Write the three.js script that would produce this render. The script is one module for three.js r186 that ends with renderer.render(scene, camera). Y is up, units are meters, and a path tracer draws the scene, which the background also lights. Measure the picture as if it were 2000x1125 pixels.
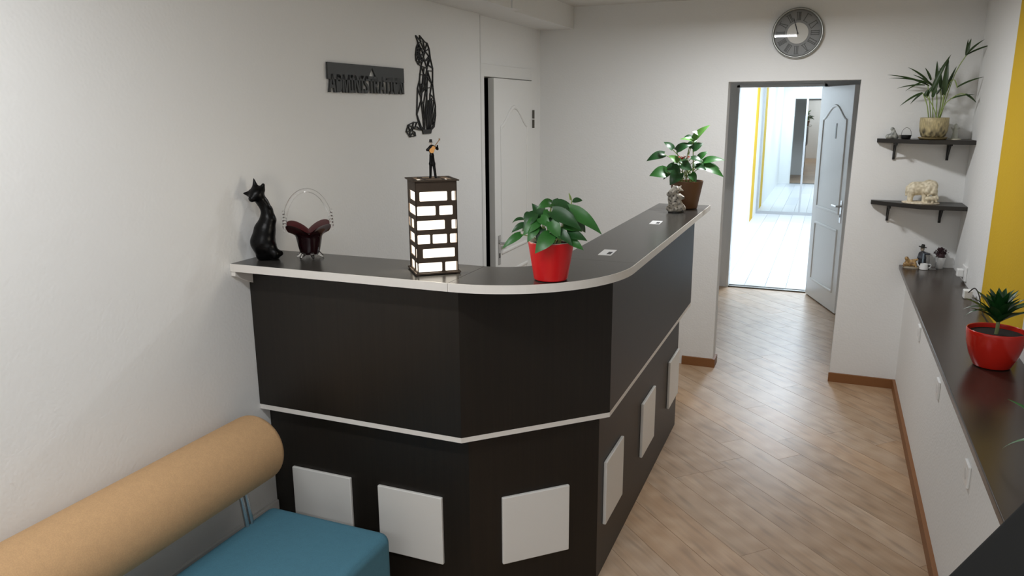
import * as THREE from 'three';
import { RoundedBoxGeometry } from 'three/addons/geometries/RoundedBoxGeometry.js';
import { MarchingCubes } from 'three/addons/objects/MarchingCubes.js';
import { RectAreaLightUniformsLib } from 'three/addons/lights/RectAreaLightUniformsLib.js';
import { FontLoader } from 'three/addons/loaders/FontLoader.js';
import { TextGeometry } from 'three/addons/geometries/TextGeometry.js';
import { mergeGeometries } from 'three/addons/utils/BufferGeometryUtils.js';
import { createNoise3D } from 'simplex-noise';

// ---------- camera, exposure, lamps ----------
const scene = new THREE.Scene();
scene.background = new THREE.Color(0x000000);
const CAM = new THREE.Vector3(1.9073, 1.7722, 5.2393);
const camera = new THREE.PerspectiveCamera(2 * Math.atan(562.5 / 1493.5) * 180 / Math.PI, 2000 / 1125, 0.05, 60);
camera.position.copy(CAM);
camera.rotation.set(-0.2307, 0.3911, -0.0056, 'YXZ');
scene.add(camera);
const renderer = new THREE.WebGLRenderer({ antialias: true });
renderer.toneMapping = THREE.LinearToneMapping;
renderer.toneMappingExposure = 1.0;
renderer.shadowMap.enabled = true;
RectAreaLightUniformsLib.init();
const HALL_LAMP = 74;
const lampColor = new THREE.Color(0.955, 0.975, 1.0), hallColor = new THREE.Color(0.74, 0.87, 1.0);
function ceilingLight(x, y, z, w, d, intensity, color) {       // light just below the glowing face, pointing down
  const l = new THREE.RectAreaLight(color, intensity, w, d);
  l.position.set(x, y - 0.004, z); l.rotation.set(-Math.PI / 2, 0, 0); l.castShadow = true;
  scene.add(l);
}
const LAMPS = [[1.49, 2.318, 1.05, 0.27, 280], [0.95, 2.385, 4.4, 1.2, 48], [1.7, 2.385, 6.3, 1.2, 60]];      // x, y, z, length, brightness
for (const [x, y, z, w, i] of LAMPS) ceilingLight(x, y, z, w - 0.04, 0.1, i, lampColor);
const HALL_LAMPS = [[1.55, 2.545, -3.9], [1.55, 2.545, -6.6]];
for (const [x, y, z] of HALL_LAMPS) ceilingLight(x, y, z, 0.56, 0.56, HALL_LAMP, hallColor);

// ---------- helpers ----------
let seed = 7;
const rnd = () => { seed = (seed * 1664525 + 1013904223) % 4294967296; return seed / 4294967296; };
const n3 = createNoise3D(rnd);
const V = (x, y, z) => new THREE.Vector3(x, y, z);
const used = {};
function numbered(n) { used[n] = (used[n] ?? -1) + 1; return used[n] ? n + '_' + String(used[n]).padStart(3, '0') : n; }
function obj(name, geo, m, parent) {
  const o = new THREE.Mesh(geo, m); o.castShadow = o.receiveShadow = true;
  o.name = parent ? name : numbered(name); (parent || scene).add(o); return o;
}
function tag(o, label, category, group) { o.userData.label = label; o.userData.category = category; if (group) o.userData.group = group; return o; }
function thing(name, label, category, pos = [0, 0, 0], turn = 0, group) {
  const o = new THREE.Group(); o.name = numbered(name); o.position.set(...pos); o.rotation.y = turn; scene.add(o);
  return tag(o, label, category, group);
}
function struct(name, geo, m) {
  const o = geo ? new THREE.Mesh(geo, m) : new THREE.Group(); o.castShadow = o.receiveShadow = true;
  o.name = name; o.userData.kind = 'structure'; scene.add(o); return o;
}
function triUV(g) {                                            // uv in metres from the dominant face direction
  const p = g.attributes.position, n = g.attributes.normal, uv = new Float32Array(p.count * 2);
  for (let i = 0; i < p.count; i++) {
    const ax = Math.abs(n.getX(i)), ay = Math.abs(n.getY(i)), az = Math.abs(n.getZ(i));
    const a = ay >= ax && ay >= az ? [p.getX(i), p.getZ(i)] : ax >= az ? [p.getZ(i), p.getY(i)] : [p.getX(i), p.getY(i)];
    uv[2 * i] = a[0]; uv[2 * i + 1] = a[1];
  }
  g.setAttribute('uv', new THREE.BufferAttribute(uv, 2)); return g;
}
const flat = g => { const h = g.index ? g.toNonIndexed() : g; for (const k of Object.keys(h.attributes)) if (!['position', 'normal', 'uv'].includes(k)) h.deleteAttribute(k); return h; };
const merge = list => mergeGeometries(list.map(flat), false);
function box(x0, x1, y0, y1, z0, z1, r = 0) {
  const g = r ? new RoundedBoxGeometry(x1 - x0, y1 - y0, z1 - z0, 2, r) : new THREE.BoxGeometry(x1 - x0, y1 - y0, z1 - z0);
  g.translate((x0 + x1) / 2, (y0 + y1) / 2, (z0 + z1) / 2); return triUV(flat(g));
}
function polyPrism(pts, y0, y1, bevel = 0) {                   // pts = [x, z] plan outline
  const s = new THREE.Shape(pts.map(p => new THREE.Vector2(p[0], -p[1])));
  const g = new THREE.ExtrudeGeometry(s, { depth: y1 - y0 - 2 * bevel, bevelEnabled: bevel > 0, bevelSize: bevel, bevelThickness: bevel, bevelOffset: -bevel, bevelSegments: 1, curveSegments: 12 });
  g.translate(0, 0, bevel); g.rotateX(-Math.PI / 2); g.translate(0, y0, 0); return triUV(flat(g));
}
function tube(pts, r, seg = 24, rad = 8, closed = false) {
  return new THREE.TubeGeometry(new THREE.CatmullRomCurve3(pts.map(p => p.isVector3 ? p : V(...p)), closed, 'catmullrom', 0.5), seg, r, rad, closed);
}
function bar(a, b, r, rad = 8) {
  const d = b.clone().sub(a), g = new THREE.CylinderGeometry(r, r, d.length(), rad);
  g.applyQuaternion(new THREE.Quaternion().setFromUnitVectors(V(0, 1, 0), d.clone().normalize()));
  g.translate((a.x + b.x) / 2, (a.y + b.y) / 2, (a.z + b.z) / 2); return g;
}
const lathe = (pts, seg = 40) => new THREE.LatheGeometry(pts.map(p => new THREE.Vector2(p[0], p[1])), seg);
function cap(p, c) {                                           // distance to a tapered capsule [ax,ay,az,ra, bx,by,bz,rb]
  const bx = c[4] - c[0], by = c[5] - c[1], bz = c[6] - c[2], px = p[0] - c[0], py = p[1] - c[1], pz = p[2] - c[2];
  const q = bx * bx + by * by + bz * bz || 1e-12, t = Math.max(0, Math.min(1, (px * bx + py * by + pz * bz) / q));
  return Math.hypot(px - bx * t, py - by * t, pz - bz * t) - (c[3] + (c[7] - c[3]) * t);
}
function blend(p, caps, k) { let d = 1e9; for (const c of caps) { const e = cap(p, c), h = Math.max(k - Math.abs(d - e), 0) / k; d = Math.min(d, e) - h * h * k * 0.25; } return d; }
const dummyMat = new THREE.MeshStandardMaterial();
function sdf(fn, center, ext, res = 48, colorFn) {             // meshes fn(p) = 0 inside a cube of half size ext
  const mc = new MarchingCubes(res, dummyMat, false, false, 60000); mc.isolation = 0; mc.reset();
  const half = res / 2; let i = 0;
  for (let z = 0; z < res; z++) for (let y = 0; y < res; y++) for (let x = 0; x < res; x++, i++)
    mc.field[x + y * res + z * res * res] = -fn([center[0] + ext * (x - half) / half, center[1] + ext * (y - half) / half, center[2] + ext * (z - half) / half]);
  mc.update();
  const n = mc.count, pos = new Float32Array(n * 3), nor = new Float32Array(n * 3), uv = new Float32Array(n * 2), col = colorFn && new Float32Array(n * 3), e = ext * 0.01;
  for (let k = 0; k < n; k++) {
    const p = [0, 1, 2].map(a => center[a] + ext * mc.positionArray[3 * k + a]);
    const g = V(fn([p[0] + e, p[1], p[2]]) - fn([p[0] - e, p[1], p[2]]), fn([p[0], p[1] + e, p[2]]) - fn([p[0], p[1] - e, p[2]]), fn([p[0], p[1], p[2] + e]) - fn([p[0], p[1], p[2] - e])).normalize();
    pos.set(p, 3 * k); nor.set([g.x, g.y, g.z], 3 * k); uv.set([p[0], p[1]], 2 * k);
    if (col) col.set(colorFn(p), 3 * k);
  }
  for (let k = 0; k < n; k += 3) {                             // outward winding
    const a = V(...pos.slice(3 * k, 3 * k + 3)), b = V(...pos.slice(3 * k + 3, 3 * k + 6)), c = V(...pos.slice(3 * k + 6, 3 * k + 9));
    if (b.clone().sub(a).cross(c.clone().sub(a)).dot(V(...nor.slice(3 * k, 3 * k + 3))) < 0)
      for (const [A, s] of [[pos, 3], [nor, 3], [uv, 2], ...(col ? [[col, 3]] : [])]) for (let j = 0; j < s; j++) { const t = A[s * (k + 1) + j]; A[s * (k + 1) + j] = A[s * (k + 2) + j]; A[s * (k + 2) + j] = t; }
  }
  const g = new THREE.BufferGeometry();
  g.setAttribute('position', new THREE.BufferAttribute(pos, 3)); g.setAttribute('normal', new THREE.BufferAttribute(nor, 3)); g.setAttribute('uv', new THREE.BufferAttribute(uv, 2));
  if (col) g.setAttribute('color', new THREE.BufferAttribute(col, 3));
  return g;
}
const heart = u => u < 0.25 ? 0.55 + 0.45 * Math.sin(u / 0.25 * Math.PI / 2) : Math.pow(Math.max(0, Math.cos((u - 0.25) / 0.75 * Math.PI / 2)), 1.05);
const oval = u => Math.pow(Math.max(0, Math.sin(Math.PI * Math.pow(u, 0.75))), 0.7);
const strap = u => Math.pow(Math.max(0, Math.sin(Math.PI * Math.pow(0.04 + 0.96 * u, 0.6))), 0.75);
function leaf(base, tip, nrm, w, { prof = heart, fold = 0.2, bulge = 0.1, lobe = 0.35, seg = 9 } = {}) {
  const al = tip.clone().sub(base), L = al.length(); al.normalize();
  const side = nrm.clone().cross(al).normalize(), up = al.clone().cross(side).normalize();
  const pos = [], uv = [], idx = [], vs = [-1, -0.55, 0, 0.55, 1];
  for (let i = 0; i <= seg; i++) {
    const u = i / seg, hw = w / 2 * prof(u);
    for (const v of vs) {
      const p = base.clone().addScaledVector(al, u * L - lobe * w * 0.5 * v * v * Math.pow(1 - u, 3)).addScaledVector(side, v * hw)
        .addScaledVector(up, bulge * L * 4 * u * (1 - u) + fold * Math.abs(v) * hw);
      pos.push(p.x, p.y, p.z); uv.push(u * L, v * hw);
    }
  }
  for (let i = 0; i < seg; i++) for (let j = 0; j < 4; j++) { const a = i * 5 + j; idx.push(a, a + 1, a + 5, a + 1, a + 6, a + 5); }
  const g = new THREE.BufferGeometry();
  g.setAttribute('position', new THREE.Float32BufferAttribute(pos, 3)); g.setAttribute('uv', new THREE.Float32BufferAttribute(uv, 2)); g.setIndex(idx); g.computeVertexNormals(); return g;
}
const faceCam = (x, z) => Math.atan2(CAM.x - x, CAM.z - z);

// ---------- materials ----------
function texture(w, h, fn, repX, repY, srgb = true) {
  const d = new Uint8Array(w * h * 4);
  for (let y = 0; y < h; y++) for (let x = 0; x < w; x++) { const c = fn(x / w, y / h); d.set([c[0], c[1], c[2], 255].map(v => Math.max(0, Math.min(255, Math.round(v)))), (y * w + x) * 4); }
  const t = new THREE.DataTexture(d, w, h); t.wrapS = t.wrapT = THREE.RepeatWrapping; t.magFilter = THREE.LinearFilter; t.minFilter = THREE.LinearMipmapLinearFilter; t.generateMipmaps = true;
  if (srgb) t.colorSpace = THREE.SRGBColorSpace; t.repeat.set(repX, repY); t.needsUpdate = true; return t;
}
const ring = (u, v, a, b, c) => n3(Math.cos(u * 6.2832) * a, Math.sin(u * 6.2832) * a + c, v * b);           // periodic along u
const oak = texture(1024, 512, (u, v) => {
  const g1 = ring(u, v, 1.1, 90, 3), g2 = ring(u, v, 0.6, 26, 9), g3 = ring(u, v, 2.4, 7, 17), knot = Math.pow(Math.max(0, ring(u, v, 1.0, 15, 31) - 0.4), 1.2) * 2.0;
  const k = 1 + 0.018 * g1 + 0.03 * g2 + 0.05 * g3 - 0.12 * knot;
  return [178 * k, (151 + 3 * g3) * k, (124 + 6 * g3) * k];
}, 1 / 1.9, 1 / 0.75);
const wengeTex = texture(512, 256, (u, v) => { const k = 1 + 0.09 * n3(u * 120, v * 2.2, 1) + 0.06 * n3(u * 34, v * 1.2, 5); return [31 * k, 26.5 * k, 22 * k]; }, 1 / 0.8, 1 / 1.4);
const plasterBump = texture(512, 512, (u, v) => { const k = 128 + 46 * n3(u * 60, v * 60, 2) + 40 * n3(u * 9, v * 9, 4); return [k, k, k]; }, 1 / 0.9, 1 / 0.9, false);
const fabricBump = texture(256, 256, (u, v) => { const k = 128 + 60 * Math.sin(u * 402) * Math.sin(v * 402) + 30 * n3(u * 70, v * 70, 8); return [k, k, k]; }, 1 / 0.1, 1 / 0.1, false);
const fabricTex = (r, g, b) => texture(256, 256, (u, v) => { const k = 1 + 0.04 * n3(u * 90, v * 90, 3) + 0.012 * n3(u * 12, v * 12, 7); return [r * k, g * k, b * k]; }, 1 / 0.35, 1 / 0.35);
const std = (c, rough = 0.6, o = {}) => new THREE.MeshStandardMaterial({ color: c, roughness: rough, ...o });
const phys = (c, rough, o = {}) => new THREE.MeshPhysicalMaterial({ color: c, roughness: rough, ...o });
const M = {
  wall: std('#e9e9e7', 0.85, { bumpMap: plasterBump, bumpScale: 0.0012 }),
  ceiling: std('#dddcd8', 0.9),
  yellow: std('#d6ae10', 0.75, { bumpMap: plasterBump, bumpScale: 0.0012 }),
  oaks: ['#ffffff', '#f6f2ec', '#fff7ec', '#efeae3'].map(c => phys(c, 0.42, { map: oak, clearcoat: 0.15, clearcoatRoughness: 0.3 })),
  sub: std('#2a2119', 0.9), skirting: std('#855730', 0.5), skirtWhite: std('#dcdcda', 0.5),
  wenge: phys('#ffffff', 0.42, { map: wengeTex, specularIntensity: 0.8 }),
  top: phys('#3b3936', 0.24), edge: std('#e6e2dc', 0.4), tile: std('#e4e3df', 0.35),
  sill: phys('#3a3029', 0.24), shelf: phys('#25221f', 0.4), black: std('#101010', 0.5), blackGloss: phys('#060607', 0.3, { specularIntensity: 0.35 }),
  door: phys('#e6e6e3', 0.32), chrome: std('#c8c8c8', 0.25, { metalness: 1 }), brassDark: std('#55524c', 0.35, { metalness: 1 }),
  plastic: std('#ececea', 0.35), hallFloor: std('#d2d3d6', 0.35), hallFloor2: std('#c9cacd', 0.35),
  leaf: phys('#2f6a2a', 0.38, { side: THREE.DoubleSide, clearcoat: 0.1, clearcoatRoughness: 0.35 }), leafDark: phys('#1f4b22', 0.35, { side: THREE.DoubleSide, clearcoat: 0.1, clearcoatRoughness: 0.35 }), leafLight: phys('#5d9440', 0.4, { side: THREE.DoubleSide }),
  leafPalm: phys('#2a4219', 0.45, { side: THREE.DoubleSide }), stem: std('#8ea25c', 0.6), soil: std('#241a12', 0.95), red: phys('#cf1a1e', 0.3), redGloss: phys('#d0281b', 0.22, { clearcoat: 0.3, clearcoatRoughness: 0.15 }), cream: std('#efe9df', 0.5),
  brownPot: phys('#6e4c30', 0.45), glass: phys('#ffffff', 0.02, { transmission: 1, ior: 1.5, thickness: 0.01 }), pane: phys('#ffffff', 0.0, { transmission: 1, thickness: 0, ior: 1.5 }),
};

// ---------- floor ----------
const floor = struct('floor');
obj('subfloor', box(-0.1, 2.78, -0.05, -0.009, -2.66, 7.3), M.sub, floor);
{
  const W = 0.15, LEN = 1.25, q = Math.SQRT1_2;
  const inside = [p => p.x - 0, p => 2.658 - p.x, p => p.z + 2.574, p => 7.2 - p.z];
  const clip = poly => { for (const f of inside) { const out = []; for (let i = 0; i < poly.length; i++) { const a = poly[i], b = poly[(i + 1) % poly.length], fa = f(a), fb = f(b); if (fa >= 0) out.push(a); if (fa * fb < 0) { const t = fa / (fa - fb); out.push({ x: a.x + (b.x - a.x) * t, z: a.z + (b.z - a.z) * t }); } } poly = out; if (!poly.length) break; } return poly; };
  const toW = (s, t) => ({ x: (s + t) * q, z: (s - t) * q });
  for (let r = -35; r < 26; r++) {
    const t0 = 0.005 + r * W, off = rnd() * LEN;
    for (let s0 = -3.2 - off; s0 < 7.2; s0 += LEN) {
      const poly = clip([toW(s0 + 0.0006, t0 + 0.0008), toW(s0 + LEN - 0.0006, t0 + 0.0008), toW(s0 + LEN - 0.0006, t0 + W - 0.0008), toW(s0 + 0.0006, t0 + W - 0.0008)]);
      if (poly.length < 3) continue;
      let area = 0; poly.forEach((a, i) => { const b = poly[(i + 1) % poly.length]; area += a.x * b.z - b.x * a.z; });
      if (Math.abs(area) < 0.0004) continue;
      if (area > 0) poly.reverse();                            // counter-clockwise seen from above
      const n = poly.length, pos = [], nor = [], uv = [], du = rnd() * 5, dv = rnd() * 5, y1 = -0.0004 * rnd(), y0 = -0.009;
      const put = (p, y, nn) => { pos.push(p.x, y, p.z); nor.push(...nn); uv.push((p.x + p.z) * q + du, (p.x - p.z) * q + dv); };
      for (let i = 1; i + 1 < n; i++) for (const p of [poly[0], poly[i], poly[i + 1]]) put(p, y1, [0, 1, 0]);
      for (let i = 0; i < n; i++) { const a = poly[i], b = poly[(i + 1) % n], l = Math.hypot(b.x - a.x, b.z - a.z), nn = [-(b.z - a.z) / l, 0, (b.x - a.x) / l]; put(a, y0, nn); put(b, y0, nn); put(b, y1, nn); put(a, y0, nn); put(b, y1, nn); put(a, y1, nn); }
      const g = new THREE.BufferGeometry(); g.setAttribute('position', new THREE.Float32BufferAttribute(pos, 3)); g.setAttribute('normal', new THREE.Float32BufferAttribute(nor, 3)); g.setAttribute('uv', new THREE.Float32BufferAttribute(uv, 2));
      obj('plank', g, M.oaks[Math.floor(rnd() * 4)], floor);
    }
  }
}

// ---------- walls, ceiling ----------
const H = 2.441, XW = 2.658, ZR = 7.2;
function holed(outer, holes, t) { const s = new THREE.Shape(outer.map(p => new THREE.Vector2(...p))); for (const h of holes) s.holes.push(new THREE.Path(h.map(p => new THREE.Vector2(...p)))); return new THREE.ExtrudeGeometry(s, { depth: t, bevelEnabled: false, curveSegments: 12 }); }
{
  const back = holed([[-0.12, 0], [1.262, 0], [1.262, 1.931], [2.043, 1.931], [2.018, 0], [XW + 0.12, 0], [XW + 0.12, H + 0.1], [-0.12, H + 0.1]], [], 0.12); back.translate(0, 0, -0.12);
  struct('wall_back', triUV(flat(back)), M.wall);
  // left wall: the near stretch stands 15 mm proud of the stretch with the door
  struct('wall_left', merge([box(-0.12, 0, 0, H + 0.1, 1.078, ZR), box(-0.12, -0.03, 0, H + 0.1, 0.985, 1.078), box(-0.12, -0.03, 0, H + 0.1, 0, 0.205), box(-0.12, -0.03, 1.955, H + 0.1, 0.205, 0.985)]), M.wall);
  const wr = struct('wall_right');
  obj('white_stretch', box(XW, XW + 0.12, 0, H + 0.1, 0, 0.93), M.wall, wr);
  obj('yellow_band', box(XW, XW + 0.12, 0, H + 0.1, 0.93, 1.815), M.yellow, wr);
  obj('white_stretch', box(XW, XW + 0.12, 0, H + 0.1, 1.815, ZR), M.wall, wr);
  struct('wall_front', box(-0.12, XW + 0.12, 0, H + 0.1, ZR, ZR + 0.12), M.wall);
  struct('ceiling', box(-0.12, XW + 0.12, H, H + 0.1, -0.12, ZR + 0.12), M.ceiling);
  struct('wall_low_right', box(2.41, XW, 0, 0.785, 0, ZR), M.wall);
  // boxed-in soffits along the left wall
  struct('trim_1', box(-0.03, 0.212, 2.298, H, 0, 1.092), M.wall);
  struct('trim_2', merge([box(0, 0.258, 2.294, H, 1.230, ZR), box(0, 0.264, 2.297, H, 1.1, 1.221), box(0, 0.18, 2.325, H, 1.093, 1.229)]), M.wall);
  struct('trim_7', box(-0.03, 0.004, 0, 2.29, 1.066, 1.0775, 0.003), M.skirtWhite);
  struct('baseboard_back', merge([box(1.05, 1.262, 0, 0.06, 0, 0.015), box(1.262, 1.277, 0, 0.06, -0.12, 0.015), box(2.012, 2.41, 0, 0.06, 0, 0.015)]), M.skirting);
  struct('baseboard_right', box(2.393, 2.41, 0, 0.06, 0.015, ZR), M.skirting);
  struct('trim_3', box(0, 0.014, 0.24, 0.282, 3.06, ZR, 0.003), M.skirtWhite);
}
tag(obj('window_sill', box(2.358, XW, 0.785, 0.811, 0, ZR, 0.004), M.sill), 'long dark brown ledge on the low white wall at right', 'ledge');

// ---------- vestibule and bright hall behind ----------
struct('wall_vestibule', merge([box(0.43, 0.55, 0, H + 0.1, -2.574, -0.12), box(2.3, 2.42, 0, H + 0.1, -2.574, -0.12), box(0.43, 2.42, H, H + 0.1, -2.574, -0.12)]), M.wall);
{
  const g = holed([[0.43, 0], [1.03, 0], [1.03, 1.975], [1.83, 1.975], [1.83, 0], [3.3, 0], [3.3, 2.7], [0.43, 2.7]], [], 0.1); g.translate(0, 0, -2.674);
  struct('wall_hall_front', triUV(flat(g)), M.wall);
  const f = struct('door_frame_2', merge([box(1.03, 1.054, 0, 1.975, -2.684, -2.564), box(1.806, 1.83, 0, 1.975, -2.684, -2.564), box(1.03, 1.83, 1.953, 1.975, -2.684, -2.564)]), M.door); f.name = 'trim_4';
  const wl = struct('wall_hall_left');
  obj('white_stretch', box(0.7, 0.8, 0, 2.7, -7.3, -2.674), M.wall, wl);
  obj('yellow_band', box(0.7, 0.8, 0, 2.7, -7.8, -7.3), M.yellow, wl);
  obj('white_stretch', box(0.7, 0.8, 0, 2.7, -9.1, -7.8), M.wall, wl);
  struct('wall_hall_right', box(3.2, 3.3, 0, 2.7, -9.1, -2.674), M.wall);
  struct('wall_hall_back', box(0.7, 3.3, 0, 2.7, -9.1, -9.0), M.wall);
  struct('ceiling_hall', box(0.7, 3.3, 2.6, 2.7, -9.1, -2.674), M.ceiling);
  const hf = struct('floor_hall');
  obj('subfloor', box(0.7, 3.3, -0.05, -0.009, -9.1, -2.66), M.sub, hf);
  for (let i = 0; i < 12; i++) { const x = 0.8 + i * 0.2; let z = -2.66, len = 0.35 + (i * 0.53) % 0.95; while (z > -8.99) { const a = Math.max(z - len, -9.0); obj('plank', box(x, x + 0.197, -0.009, 0, a + 0.003, z), rnd() < 0.6 ? M.hallFloor : M.hallFloor2, hf); z = a; len = 1.3; } }
  const th = struct('trim_5');
  obj('threshold_strip', box(1.054, 1.806, 0, 0.006, -2.655, -2.575, 0.002), std('#9c9a97', 0.35, { metalness: 0.7 }), th);
  obj('groove_lip', box(1.054, 1.806, 0, 0.011, -2.600, -2.572, 0.002), M.brassDark, th);
  obj('groove_lip', box(1.054, 1.806, 0, 0.011, -2.668, -2.65, 0.002), M.brassDark, th);
  // wardrobe with sliding mirror doors
  const w = thing('mirror_wardrobe', 'tall sliding-door wardrobe with mirror fronts at the end of the bright hall', 'wardrobe', [0, 0, 0]);
  const mir = std('#d3d9da', 0.02, { metalness: 1 }), alu = std('#b9bcc0', 0.35, { metalness: 0.9 });
  obj('body', box(0.8, 3.2, 0.012, 2.58, -9.0, -8.45), M.skirtWhite, w);
  for (const [a, b] of [[0.83, 1.48], [1.51, 2.3], [2.33, 3.18]]) obj('mirror_panel', box(a, b, 0.05, 2.52, -8.42, -8.405), mir, w);
  for (const x of [0.8, 1.48, 2.3, 3.17]) obj('post', box(x, x + 0.03, 0.0, 2.58, -8.44, -8.39), alu, w);
  obj('rail', box(0.8, 3.2, 0.0, 0.05, -8.44, -8.395), alu, w); obj('rail', box(0.8, 3.2, 2.52, 2.58, -8.44, -8.395), alu, w);
  HALL_LAMPS.forEach(([x, y, z], i) => {
    const t = thing('hall_ceiling_light', ['square white ceiling panel light near the hall doorway', 'square white ceiling panel light near the mirror wardrobe'][i], 'ceiling light', [x, y, z], 0, 'square hall ceiling lights');
    obj('housing', box(-0.3, 0.3, 0.004, 0.055, -0.3, 0.3, 0.004), M.plastic, t);
    obj('diffuser', box(-0.28, 0.28, 0.0, 0.004, -0.28, 0.28), std('#ffffff', 0.5, { emissive: hallColor, emissiveIntensity: 4 }), t);
  });
}
LAMPS.forEach(([x, y, z, w], i) => {
  const t = thing('linear_ceiling_light', ['short slim ceiling light nearest the back wall', 'long slim ceiling light above the sofa', 'long slim ceiling light behind the camera'][i], 'ceiling light', [x, y, z], 0, 'slim ceiling lights in the reception');
  obj('housing', box(-w / 2, w / 2, 0.004, H - y, -0.06, 0.06, 0.004), M.plastic, t);
  obj('diffuser', box(-w / 2 + 0.02, w / 2 - 0.02, 0.0, 0.004, -0.05, 0.05), std('#ffffff', 0.5, { emissive: lampColor, emissiveIntensity: 6 }), t);
});

// ---------- doors ----------
function moulding(pts, r) { const v = pts.map(p => V(p[0], p[1], 0)); const c = new THREE.CurvePath(); v.forEach((p, i) => c.add(new THREE.LineCurve3(p, v[(i + 1) % v.length]))); const list = v.map((p, i) => bar(p, v[(i + 1) % v.length], r, 8)); for (const p of v) { const s = new THREE.SphereGeometry(r, 8, 6); s.translate(p.x, p.y, 0); list.push(s); } const g = merge(list); g.scale(1, 1, 0.6); return g; }
function arched(x0, x1, y0, y1, rise) { const o = [[x0, y0], [x1, y0], [x1, y1]]; const m = (x0 + x1) / 2, h = (x1 - x0) / 2; for (let i = 1; i < 16; i++) { const s = 1 - i / 8; o.push([m + s * h, y1 + rise * Math.pow(Math.cos(s * Math.PI / 2), 1.6)]); } o.push([x0, y1]); return o; }
function doorLeaf(d, W, Ht, front, handleSide) {               // hinge at local x = 0, visible face towards local z * front
  obj('leaf_board', box(0, W, 0.008, Ht, -0.02, 0.02, 0.003), M.door, d);
  const place = g => { g.translate(0, 0, front * 0.02); return g; };
  obj('panel_moulding', place(moulding(arched(0.11, W - 0.11, 0.87, 1.66, 0.12), 0.013)), M.door, d);
  obj('panel_moulding', place(moulding([[0.11, 0.18], [W - 0.11, 0.18], [W - 0.11, 0.72], [0.11, 0.72]], 0.013)), M.door, d);
  const hx = W - 0.06, hd = obj('handle', merge([bar(V(hx, 0.94, front * 0.02), V(hx, 0.94, front * 0.065), 0.008), bar(V(hx + 0.004, 0.94, front * 0.062), V(hx - 0.105, 0.94, front * 0.062), 0.008)]), M.chrome, d);
  obj('lock_plate', box(hx - 0.018, hx + 0.018, 0.80, 0.99, front > 0 ? 0.02 : -0.024, front > 0 ? 0.024 : -0.02, 0.0015), M.chrome, hd);
  obj('keyhole', box(hx - 0.007, hx + 0.007, 0.845, 0.875, front > 0 ? 0.024 : -0.0255, front > 0 ? 0.0255 : -0.024), M.black, hd);
}
{
  const d1 = struct('door_1'); d1.position.set(-0.027, 0, 0.213); d1.rotation.y = -Math.PI / 2 + 0.024;
  doorLeaf(d1, 0.69, 1.951, -1);
  for (const y of [0.25, 1.70]) obj('hinge', merge([bar(V(-0.004, y - 0.06, -0.026), V(-0.004, y - 0.003, -0.026), 0.008), bar(V(-0.004, y + 0.003, -0.026), V(-0.004, y + 0.06, -0.026), 0.008)]), M.brassDark, d1);
  struct('trim_6', merge([box(-0.03, -0.016, 0, 2.03, 0.986, 1.045, 0.003), box(-0.03, -0.016, 0, 2.03, 0.125, 0.2, 0.003), box(-0.03, -0.016, 1.957, 2.03, 0.2, 0.986, 0.003)]), M.door);
  // unlit store room behind the ajar door
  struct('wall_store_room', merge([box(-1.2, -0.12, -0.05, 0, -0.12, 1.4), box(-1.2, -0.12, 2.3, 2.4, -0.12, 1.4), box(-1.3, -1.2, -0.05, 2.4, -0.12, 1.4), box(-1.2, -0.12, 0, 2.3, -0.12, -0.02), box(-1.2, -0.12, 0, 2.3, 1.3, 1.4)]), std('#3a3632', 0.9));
  const d2 = struct('door_2'); d2.position.set(1.806, 0, -2.545); d2.rotation.y = -1.228;
  doorLeaf(d2, 0.775, 1.948, 1);
  obj('number_plate', box(0.43, 0.455, 1.50, 1.63, 0.02, 0.023), std('#8d8f8e', 0.4), d2);
}

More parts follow.
